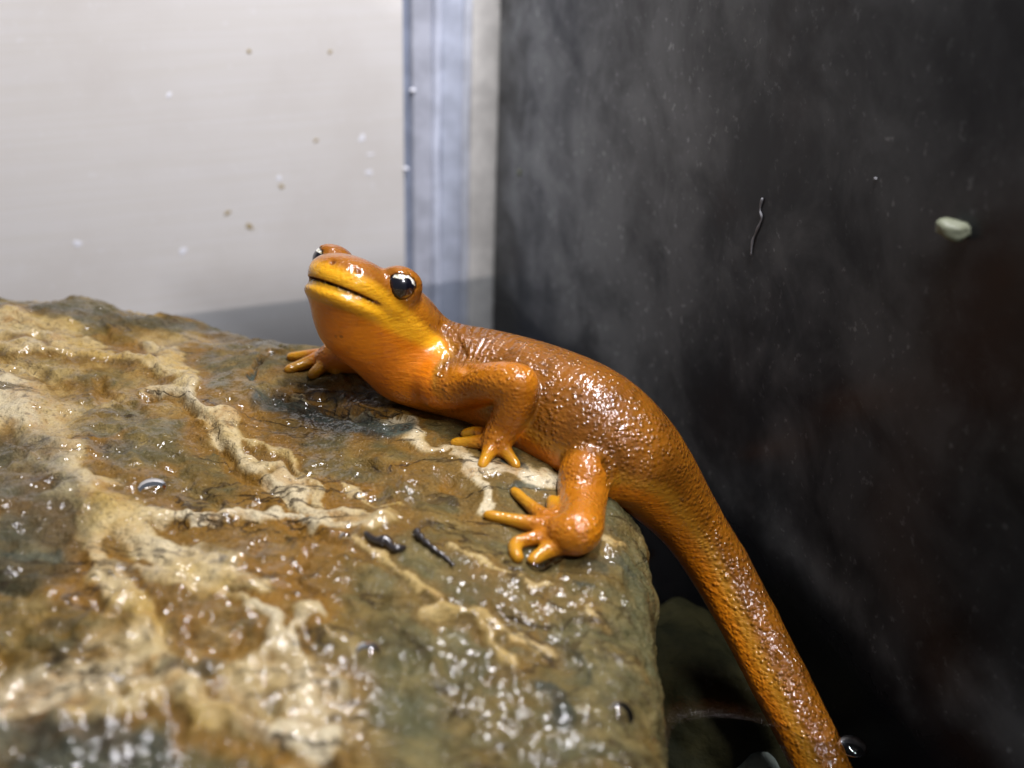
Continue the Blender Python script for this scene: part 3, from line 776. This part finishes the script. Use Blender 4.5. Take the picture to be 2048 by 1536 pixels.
def build_newt():
    V, F = surface_nets(GRID)
    V = LO + V * Hs
    V = relax(V, F, 3)
    N = vert_normals(V, F)
    q = V - E0; hf, hl, hu = q @ HF, q @ HL, q @ HU
    inhead = sstep(-9.5, -5.0, hf) * sstep(11, 8, np.abs(hl)) * sstep(-12, -8, hu)
    d, t = seg_dist(V, SPINE[:, :3])
    L = np.concatenate([[0], np.cumsum(np.linalg.norm(np.diff(SPINE[:, :3], axis=0), axis=1))])
    srel = np.interp(t, np.arange(len(L)), L)
    r_here = np.interp(t, np.arange(len(L)), SPINE[:, 3])
    onlimb = sstep(0.6, 2.4, d - r_here * 1.05) * (1 - inhead)
    up = np.array([0.05, 0.30, 1.0]); up /= np.linalg.norm(up)
    upn = up * 0.45 - HF * 0.75 + HU * 0.2; upn /= np.linalg.norm(upn)
    wn = sstep(1.0, 11.0, srel)[:, None]; UPV_ = upn * (1 - wn) + up * wn; UPV_ /= np.linalg.norm(UPV_, axis=1, keepdims=True)
    nz = (N * UPV_).sum(1); rel = ((V - SPINE[np.clip(t.round().astype(int), 0, len(SPINE) - 1), :3]) * UPV_).sum(1) / (r_here + 0.1)
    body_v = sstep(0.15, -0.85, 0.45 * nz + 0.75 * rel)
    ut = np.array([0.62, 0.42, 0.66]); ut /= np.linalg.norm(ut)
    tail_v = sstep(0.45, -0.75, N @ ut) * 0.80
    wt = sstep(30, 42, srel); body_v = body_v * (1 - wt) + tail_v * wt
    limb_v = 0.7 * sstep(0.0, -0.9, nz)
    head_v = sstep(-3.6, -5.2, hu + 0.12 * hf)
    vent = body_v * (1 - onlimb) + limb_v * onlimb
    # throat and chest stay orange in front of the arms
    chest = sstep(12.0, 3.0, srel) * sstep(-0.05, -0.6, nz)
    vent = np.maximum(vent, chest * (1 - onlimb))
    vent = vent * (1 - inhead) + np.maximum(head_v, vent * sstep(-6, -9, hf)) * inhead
    thr = -1.5 - 0.26 * np.clip(4.5 - hf, 0, 12)
    low = -4.9 - 0.06 * np.clip(3.0 - hf, 0, 10)
    jaw = inhead * sstep(thr + 0.7, thr - 0.5, hu) * sstep(low - 0.7, low + 0.3, hu) * sstep(-6.6, -5.2, hf)
    mo = np.abs(hu - mouth_u(hf, hl)); dn = mo < 0.2
    mouth = inhead * (1 - sstep(0.10, 0.22, mo)) * sstep(2.2, 3.0, hf) * (np.abs(hl) < 7)
    for nq in NOSE:
        if nq is not None: mouth = np.maximum(mouth, 0.75 * (1 - sstep(0.25, 0.42, np.linalg.norm(V - nq - HF * -0.1, axis=1))))
    toe = np.zeros(len(V))
    for C in LIMB_TOES:
        lo, hi = C[:, :3].min(0) - 2, C[:, :3].max(0) + 2
        k = np.where(((V > lo) & (V < hi)).all(1))[0]
        if not len(k): continue
        dd, tt = seg_dist(V[k], C[:, :3])
        toe[k] = np.maximum(toe[k], (1 - sstep(0.6, 1.1, dd)) * sstep(0.15, 0.7, tt / (len(C) - 1)))
    gran = (0.42 + 0.58 * sstep(0.75, 0.2, vent)) * (1 - 0.72 * inhead) * (1 - 0.8 * toe) * (0.75 + 0.5 * sstep(38, 50, srel))
    wr = (1 - onlimb) * (1 - inhead) * sstep(2, 6, srel) * sstep(36, 22, srel) * (1 - 0.6 * vent) * (0.6 + 1.8 * sstep(17, 8, srel))
    root = empty('newt', tuple(at_rock(1000, 860)))
    tag(root, 'orange and brown rough-skinned newt climbing on the wet rock, head raised', 'newt')
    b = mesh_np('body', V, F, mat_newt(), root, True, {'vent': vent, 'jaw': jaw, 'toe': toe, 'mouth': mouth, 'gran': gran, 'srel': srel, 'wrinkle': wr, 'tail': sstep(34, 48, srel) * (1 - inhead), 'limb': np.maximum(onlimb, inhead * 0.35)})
    # eyes
    me = Mat('newt_eye')
    uv = me.n('ShaderNodeTexCoord').outputs['Object']
    sx = me.n('ShaderNodeSeparateXYZ'); me.l(uv, sx.inputs[0])
    # local axes: z outwards, y up, x along the snout
    rad = me.math('SQRT', me.math('ADD', me.math('POWER', sx.outputs[0], 2.0), me.math('POWER', sx.outputs[1], 2.0)))
    ring = me.math('MULTIPLY', me.ramp(rad, 0.00052, 0.00058), me.ramp(rad, 0.00136, 0.00146, 1, 0))
    gold = me.math('MULTIPLY', ring, me.ramp(sx.outputs[1], 0.00010, 0.00020))
    nz_ = me.noise(uv, 4200, 3)
    gc = me.mix(me.ramp(nz_, 0.35, 0.65), (0.30, 0.27, 0.15), (0.80, 0.80, 0.72))
    cc = me.mix(gold, (0.004, 0.004, 0.008), gc)
    nd = me.bsdf(Base_Color=cc, Roughness=0.25, Coat_Weight=1.0, Coat_Roughness=0.03)
    em = me.done(nd)
    for sgn, e in ((1, EYES[0]), (-1, EYES[1])):
        nl, nm = 40, 24
        Vv = []; Ff = []
        for i in range(nm + 1):
            th = math.pi * i / nm
            for j in range(nl):
                ph = 2 * math.pi * j / nl
                r = EYE_R * (1 + 0.05 * math.exp(-(th / 0.6) ** 2))
                Vv.append((r * math.sin(th) * math.cos(ph) * MM, r * math.sin(th) * math.sin(ph) * MM, r * math.cos(th) * MM))
        for i in range(nm):
            for j in range(nl): Ff.append((i * nl + j, (i + 1) * nl + j, (i + 1) * nl + (j + 1) % nl, i * nl + (j + 1) % nl))
        ms = bpy.data.meshes.new('eye'); ms.from_pydata(Vv, [], Ff); ms.update()
        ms.polygons.foreach_set('use_smooth', np.ones(len(ms.polygons), bool)); ms.materials.append(em)
        o = bpy.data.objects.new('eye', ms); COL.objects.link(o)
        zax = HL * sgn * 0.80 + HF * 0.50 + HU * 0.18; zax /= np.linalg.norm(zax)
        yax = HU - zax * (HU @ zax); yax /= np.linalg.norm(yax); xax = np.cross(yax, zax)
        mw = Matrix([[xax[i], yax[i], zax[i], e[i] * MM] for i in range(3)] + [[0, 0, 0, 1]])
        o.parent = root; o.matrix_world = mw
        o.matrix_parent_inverse = Matrix.Translation(root.location).inverted(); o.matrix_basis = mw
    return root
newt = build_newt()

# =====================================================================
#  WATER, SUNKEN STONES
# =====================================================================
def mat_water():
    m = Mat('dark_tank_water'); p = m.pos()
    n = m.noise(p, 60, 2); bn = m.bump(n, 0.12, 0.001)
    fr = m.n('ShaderNodeFresnel'); fr.inputs['IOR'].default_value = 1.33; m.l(bn, fr.inputs['Normal'])
    tr = m.n('ShaderNodeBsdfTransparent'); tr.inputs[0].default_value = (0.78, 0.80, 0.82, 1)
    gl = m.n('ShaderNodeBsdfGlossy'); gl.inputs['Roughness'].default_value = 0.03; m.l(bn, gl.inputs['Normal'])
    mx = m.n('ShaderNodeMixShader'); m.l(fr.outputs[0], mx.inputs[0]); m.l(tr.outputs[0], mx.inputs[1]); m.l(gl.outputs[0], mx.inputs[2])
    m.l(mx.outputs[0], m.out.inputs['Surface']); return m.m
def build_water():
    us = np.concatenate([np.arange(0.15, 60, 0.5), np.arange(60, 149, 3)])       # along the white pane
    vs = np.concatenate([np.arange(0.15, 40, 0.8), np.arange(40, 135, 0.5), np.arange(135, 168, 3)])
    A, B = np.meshgrid(us, vs, indexing='ij')
    base = CORNER * np.array([1, 1, 0])
    V = base + A.ravel()[:, None] * WD + B.ravel()[:, None] * PD
    s, _, _ = outline(V[:, :2])
    s = s - 1.8
    dt, _ = seg_dist(V, SPINE[40:, :3]); dt = dt - 2.8
    dp = B * 0 + A; dw = B.ravel(); dpn = A.ravel()
    z = 1.3 * np.exp(-np.clip(s, 0, 30) / 1.7) + 0.2 * np.exp(-np.clip(dt, 0, 30) / 1.2) + 0.35 * np.exp(-dpn / 1.6) + 0.9 * np.exp(-dw / 1.6)
    V[:, 2] += z
    idx = np.arange(len(us) * len(vs)).reshape(len(us), len(vs))
    F = np.stack([idx[:-1, :-1].ravel(), idx[1:, :-1].ravel(), idx[1:, 1:].ravel(), idx[:-1, 1:].ravel()], 1)
    F = F[(s[F] > -3).any(1)]
    used = np.unique(F); rm = np.full(len(V), -1); rm[used] = np.arange(len(used))
    o = mesh_np('water', V[used], rm[F], mat_water()); tag(o, kind='structure')
build_water()

def stone_mesh(name, c, rad, seed, mat, rot=0.0, sub_=3, amp=0.16):
    import bmesh
    bm = bmesh.new(); bmesh.ops.create_icosphere(bm, subdivisions=sub_, radius=1.0)
    P = np.array([v.co[:] for v in bm.verts]); bm.verts.index_update()
    F = np.array([[v.index for v in f.verts] for f in bm.faces]); bm.free()
    n = fbm(P * 1.3 + seed * 3.7, 3, seed)
    P = P * (1 + amp * n)[:, None]
    P = np.sign(P) * np.abs(P) ** 0.88
    P = P * np.array(rad)
    ca, sa = math.cos(rot), math.sin(rot)
    P = np.stack([P[:, 0] * ca - P[:, 1] * sa, P[:, 0] * sa + P[:, 1] * ca, P[:, 2]], 1)
    return mesh_np(name, P + np.array(c), F, mat)
def mat_stone(name, c0, c1, rough=0.45):
    m = Mat(name); p = m.pos()
    n = m.noise(p, 130, 6, 0.6, 0.4); n2 = m.noise(p, 700, 4)
    c = m.mix(m.ramp(n, 0.3, 0.7), c0, c1); c = m.mix(m.ramp(n2, 0.55, 0.75, 0, 0.5), c, tuple(x * 0.4 for x in c0))
    nd = m.bsdf(Base_Color=c, Roughness=rough, Specular_IOR_Level=0.08); m.l(m.bump(n2, 0.5, 0.0006), nd.inputs['Normal']); return m.done(nd)
st = stone_mesh('sunken_stone', (23, -5, -16), (12, 15, 10), 3, mat_stone('olive_stone', (0.010, 0.0105, 0.004), (0.032, 0.028, 0.010), 0.75), 0.5, 5, 0.22)
tag(st, 'large dark olive stone under water between the rock and the newt tail', 'stone')
peb_cols = [((0.10, 0.10, 0.10), (0.18, 0.18, 0.17), 'grey'), ((0.20, 0.25, 0.19), (0.36, 0.42, 0.33), 'pale green'), ((0.12, 0.07, 0.035), (0.2, 0.12, 0.06), 'brown'), ((0.04, 0.045, 0.055), (0.09, 0.10, 0.12), 'dark slate')]
PM = [mat_stone('pebble_' + c[2].replace(' ', '_'), c[0], c[1]) for c in peb_cols]
pale = atz(1500, 1512, -12.0)
st = stone_mesh('pebble', (pale[0], pale[1], -15.0), (4.2, 3.8, 3.2), 9, mat_stone('pebble_palest', (0.40, 0.46, 0.38), (0.58, 0.62, 0.52)), 0.4); tag(st, 'pale green pebble under water, lightest of the pebbles beside the tail', 'pebble', 'pebbles on the tank floor')
taken = [(pale[0], pale[1], 5.0)]
cnt = 0
for k in range(4000):
    u, v = rng.uniform(6, 55), rng.uniform(60, 160)
    p = CORNER + WD * u + PD * v
    if p[0] < 14 or p[1] < -75: continue
    r = rng.uniform(2.4, 4.8)
    if any((p[0] - a) ** 2 + (p[1] - b) ** 2 < (0.86 * (r + c)) ** 2 for a, b, c in taken): continue
    if u < r + 0.5: continue
    qx, qy, _ = project(np.array([p[0], p[1], -22.0]))
    if not (1310 < qx < 1830 and 1180 < qy < 1620): continue
    taken.append((p[0], p[1], r)); cnt += 1
    ci = rng.choice([0, 2, 3, 3, 1], p=[0.3, 0.25, 0.2, 0.2, 0.05])
    o = stone_mesh('pebble', (p[0], p[1], FLOOR_Z + r * 0.62), (r, r * rng.uniform(0.7, 0.95), r * rng.uniform(0.6, 0.8)), 20 + k % 50, PM[ci], rng.uniform(0, 3))
    tag(o, peb_cols[ci][2] + ' pebble in the sunken gravel beside the rock', 'pebble', peb_cols[ci][2] + ' pebbles in the gravel')
    if cnt > 46: break

# =====================================================================
#  SMALL THINGS: droplets, scraps, specks on the glass
# =====================================================================
def mat_drop():
    m = Mat('water_drop'); fr = m.n('ShaderNodeFresnel'); fr.inputs['IOR'].default_value = 1.45
    tr = m.n('ShaderNodeBsdfTransparent'); tr.inputs[0].default_value = (0.86, 0.84, 0.80, 1)
    gl = m.n('ShaderNodeBsdfGlossy'); gl.inputs['Roughness'].default_value = 0.04
    mx = m.n('ShaderNodeMixShader'); m.l(fr.outputs[0], mx.inputs[0]); m.l(tr.outputs[0], mx.inputs[1]); m.l(gl.outputs[0], mx.inputs[2])
    m.l(mx.outputs[0], m.out.inputs['Surface']); return m.m
DM = mat_drop()
def drop(c, r, label, flat=0.75, n=(0, 0, 1)):
    nl, nm = 28, 9
    n = np.asarray(n, float); n /= np.linalg.norm(n); a = np.cross(n, (0.3, 1, 0.2)); a /= np.linalg.norm(a); b = np.cross(n, a)
    V = [np.asarray(c) + n * r * flat]; F = []
    for i in range(1, nm + 1):
        th = math.pi * 0.55 * i / nm
        for j in range(nl):
            ph = 2 * math.pi * j / nl
            V.append(np.asarray(c) + n * r * flat * math.cos(th) + (a * math.cos(ph) + b * math.sin(ph)) * r * math.sin(th))
    F = [(0, 1 + (j + 1) % nl, 1 + j, 1 + j) for j in range(nl)]
    Q4 = [(1 + (i - 1) * nl + j, 1 + (i - 1) * nl + (j + 1) % nl, 1 + i * nl + (j + 1) % nl, 1 + i * nl + j) for i in range(1, nm) for j in range(nl)]
    me = bpy.data.meshes.new('water_droplet')
    me.from_pydata([tuple(v * MM) for v in np.array(V)], [], [f[:3] for f in F] + Q4); me.update()
    me.polygons.foreach_set('use_smooth', np.ones(len(me.polygons), bool)); me.materials.append(DM)
    o = bpy.data.objects.new('water_droplet', me); COL.objects.link(o)
    tag(o, label, 'droplet'); return o
drop(at_rock(304, 976, 0.2), 1.5, 'round water bubble in a brown hollow beside a cream vein of the rock', 0.5)
drop(at_rock(735, 1302, 0.3), 1.1, 'clear water bubble on the rusty slope of the rock', 0.5)
drop(at_rock(1243, 1432, 0.2), 1.25, 'round water drop on the steep shoulder of the rock near the tail', 0.6, (0.55, -0.35, 0.75))
drop(at_rock(690, 1076, 0.5), 0.6, 'tiny bead of water beside the black plant scrap', 0.9)
drop(atz(1705, 1492, 0.05), 1.5, 'bubble floating on the dark water against the tail', 0.4)

def mat_small(name, col, rough=0.5):
    m = Mat(name); n = m.noise(m.pos(), 2500, 3)
    return m.done(m.bsdf(Base_Color=m.mix(n, tuple(x * 0.7 for x in col), tuple(min(1, x * 1.15) for x in col)), Roughness=rough))
def on_pane(px, py, along, n_in):
    d = ray(px, py); b = np.array([CORNER[0], CORNER[1], 0.0])
    return CAM + d * (((b - CAM) @ n_in) / (d @ n_in))
def fleck(name, px, py, wpx, hpx, ang, which, mat, label, cat, group=None, th=0.25, seed=1):
    along, n_in = (WD, WN) if which == 'w' else (PD, PN)
    c = on_pane(px, py, along, n_in); dep = (c - CAM) @ FWD; k = dep / FPX
    ax = -along if which == 'w' else along
    hx = wpx * k * 0.38 / max(abs(ax @ RGT), 0.8); hz = hpx * k * 0.38
    r = np.random.RandomState(seed); n = 14; V = []
    ca, sa = math.cos(ang), math.sin(ang)
    for lay, sc in ((0.0, 1.0), (0.6, 0.85), (1.0, 0.45)):
        for j in range(n):
            t = 2 * math.pi * j / n; rr = 1 + 0.18 * math.sin(2 * t + seed) + 0.12 * math.sin(3 * t + 2 * seed)
            a, b = hx * rr * sc * math.cos(t), hz * rr * sc * math.sin(t)
            V.append(c + ax * (a * ca - b * sa) + ZU * (a * sa + b * ca) + n_in * (0.02 + th * lay))
    F = [tuple(range(2 * n, 3 * n))]
    for l in range(2):
        for j in range(n): F.append((l * n + j, l * n + (j + 1) % n, (l + 1) * n + (j + 1) % n, (l + 1) * n + j))
    me = bpy.data.meshes.new(name); me.from_pydata([tuple(v * MM) for v in V], [], F); me.update()
    me.polygons.foreach_set('use_smooth', np.ones(len(me.polygons), bool)); me.materials.append(mat)
    o = bpy.data.objects.new(name, me); COL.objects.link(o); tag(o, label, cat, group); return o
WS, TS, GS = mat_small('white_fleck', (0.82, 0.83, 0.88)), mat_small('tan_fleck', (0.36, 0.28, 0.14)), mat_small('pale_green_crumb', (0.20, 0.215, 0.14))
for i, (x, y, w, h, a, lab) in enumerate([(724, 276, 12, 26, -0.35, 'long white fleck stuck on the white pane near the corner seal'), (738, 345, 16, 15, 0, 'round white speck below the long fleck on the white pane'),
        (741, 309, 20, 6, 0.1, 'thin short white fibre between two specks on the white pane'), (155, 487, 22, 18, 0.2, 'round white speck on the white pane above the rock edge'),
        (558, 356, 14, 12, 0, 'faint white speck above a tan dot on the white pane'), (338, 190, 16, 12, 0.4, 'small white speck by itself high on the white pane'),
        (366, 502, 18, 20, 0.3, 'blurred white patch low on the white pane'), (825, 180, 12, 12, 0, 'tiny white dot on the upper groove of the corner seal'), (812, 337, 12, 10, 0, 'tiny white dot on the lower groove of the corner seal')]):
    fleck('white_speck', x, y, w, h, a, 'w', WS, lab, 'speck', 'white specks on the glass', 0.03 if x < 800 else 0.5, i + 1)
for i, (x, y, w, h, a, lab) in enumerate([(498, 103, 13, 10, 0, 'upper tan dot on the white pane, farther from the seal'), (660, 104, 11, 10, 0, 'upper tan dot on the white pane, nearer to the seal'),
        (632, 281, 12, 10, 0, 'tan dot on the white pane beside the long white fleck'), (455, 426, 16, 12, 0.5, 'pale yellow crumb low on the white pane'), (499, 453, 12, 24, 0.5, 'slanting brown smudge low on the white pane'), (563, 373, 14, 12, 0, 'tan dot just under a faint white speck')]):
    fleck('tan_speck', x, y, w, h, a, 'w', TS, lab, 'speck', 'tan specks on the white pane', 0.06, i + 11)
tag(stone_mesh('crumb', on_pane(1922, 455, PD, PN) + PN * 0.8, (1.7, 1.1, 0.85), 4, GS, -0.5, 3, 0.3), 'pale green crumb stuck to the dark pane', 'crumb')
fleck('crumb', 1040, 345, 12, 18, 0.2, 'd', GS, 'tiny pale crumb on the dark pane beside the corner seal', 'crumb', None, 0.4, 6)
fleck('crumb', 1752, 357, 9, 9, 0, 'd', mat_small('faint_lime', (0.25, 0.25, 0.26)), 'faint grey lime dot on the dark pane above the pale thread', 'crumb', None, 0.2, 7)

def tube(name, P, R, mat, nseg=8):
    P = np.asarray(P); R = np.asarray(R); V = []; F = []
    for i in range(len(P)):
        t = P[min(i + 1, len(P) - 1)] - P[max(i - 1, 0)]; t = t / np.linalg.norm(t)
        a = np.cross(t, (0.2, 0.3, 1)); a /= np.linalg.norm(a); b = np.cross(t, a)
        for j in range(nseg):
            ph = 2 * math.pi * j / nseg; V.append(P[i] + R[i] * (a * math.cos(ph) + b * math.sin(ph)))
    for i in range(len(P) - 1):
        for j in range(nseg): F.append((i * nseg + j, i * nseg + (j + 1) % nseg, (i + 1) * nseg + (j + 1) % nseg, (i + 1) * nseg + j))
    F += [tuple(range(nseg))[::-1], tuple(range((len(P) - 1) * nseg, len(P) * nseg))]
    me = bpy.data.meshes.new(name); me.from_pydata([tuple(v * MM) for v in V], [], F); me.update()
    me.polygons.foreach_set('use_smooth', np.ones(len(me.polygons), bool)); me.materials.append(mat)
    o = bpy.data.objects.new(name, me); COL.objects.link(o); return o
th = curve_pts([on_pane(x, y, PD, PN) + PN * 0.15 for x, y in ((1527, 396), (1522, 418), (1525, 436), (1516, 460), (1507, 482), (1504, 510))], 5)
tag(tube('thread', th, 0.12 + 0.04 * np.sin(np.arange(len(th))), mat_small('pale_thread', (0.24, 0.24, 0.25))), 'thin wavy grey thread stuck upright to the dark pane', 'thread')
# rims of water where skin meets rock
for pts, r, lab in (([(785, 786), (820, 800), (860, 809), (900, 816), (935, 826), (962, 834), (978, 846)], 0.42, 'thin puddle of water where the newt chest meets the rock'),
                    ([(1052, 1124), (1068, 1132), (1085, 1136), (1110, 1122), (1135, 1108)], 0.35, 'thin puddle of water under the hind foot of the newt'),
                    ([(955, 936), (964, 944), (978, 940)], 0.3, 'small puddle of water at the tip of a front toe')):
    P = curve_pts([at_rock(x, y, 0.22) for x, y in pts], 5)
    rr = r * np.clip(np.sin(np.linspace(0.15, math.pi - 0.15, len(P))) * 1.6, 0.2, 1)
    tag(tube('water_puddle', P, rr, DM), lab, 'water')
# black scrap of plant on the rock
BM = Mat('black_wet_scrap'); nb = BM.noise(BM.pos(), 1500, 3); bb = BM.bsdf(Base_Color=BM.mix(nb, (0.008, 0.007, 0.008), (0.03, 0.024, 0.02)), Roughness=0.3, Coat_Weight=0.6, Coat_Roughness=0.08); BMAT = BM.done(bb)
P = curve_pts([at_rock(x, y, 0.45) for x, y in ((730, 1066), (750, 1080), (772, 1083), (788, 1097), (812, 1094))], 5)
tag(tube('plant_scrap', P, 0.52 * np.abs(np.sin(np.linspace(0.25, 2.95, len(P)))) ** 0.7 * (1 + 0.22 * np.sin(np.arange(len(P)) * 0.75 + 1.0)), BMAT), 'stubby black wet plant scrap lying on the rock', 'plant scrap')
P = curve_pts([at_rock(x, y, 0.35) for x, y in ((832, 1062), (845, 1078), (868, 1098), (890, 1114), (908, 1132))], 5)
tag(tube('plant_scrap', P, 0.38 * np.linspace(1, 0.35, len(P)) * (1 + 0.3 * np.sin(np.arange(len(P)) * 2.1)), BMAT), 'long narrow black plant scrap lying in a fold of the rock', 'plant scrap')
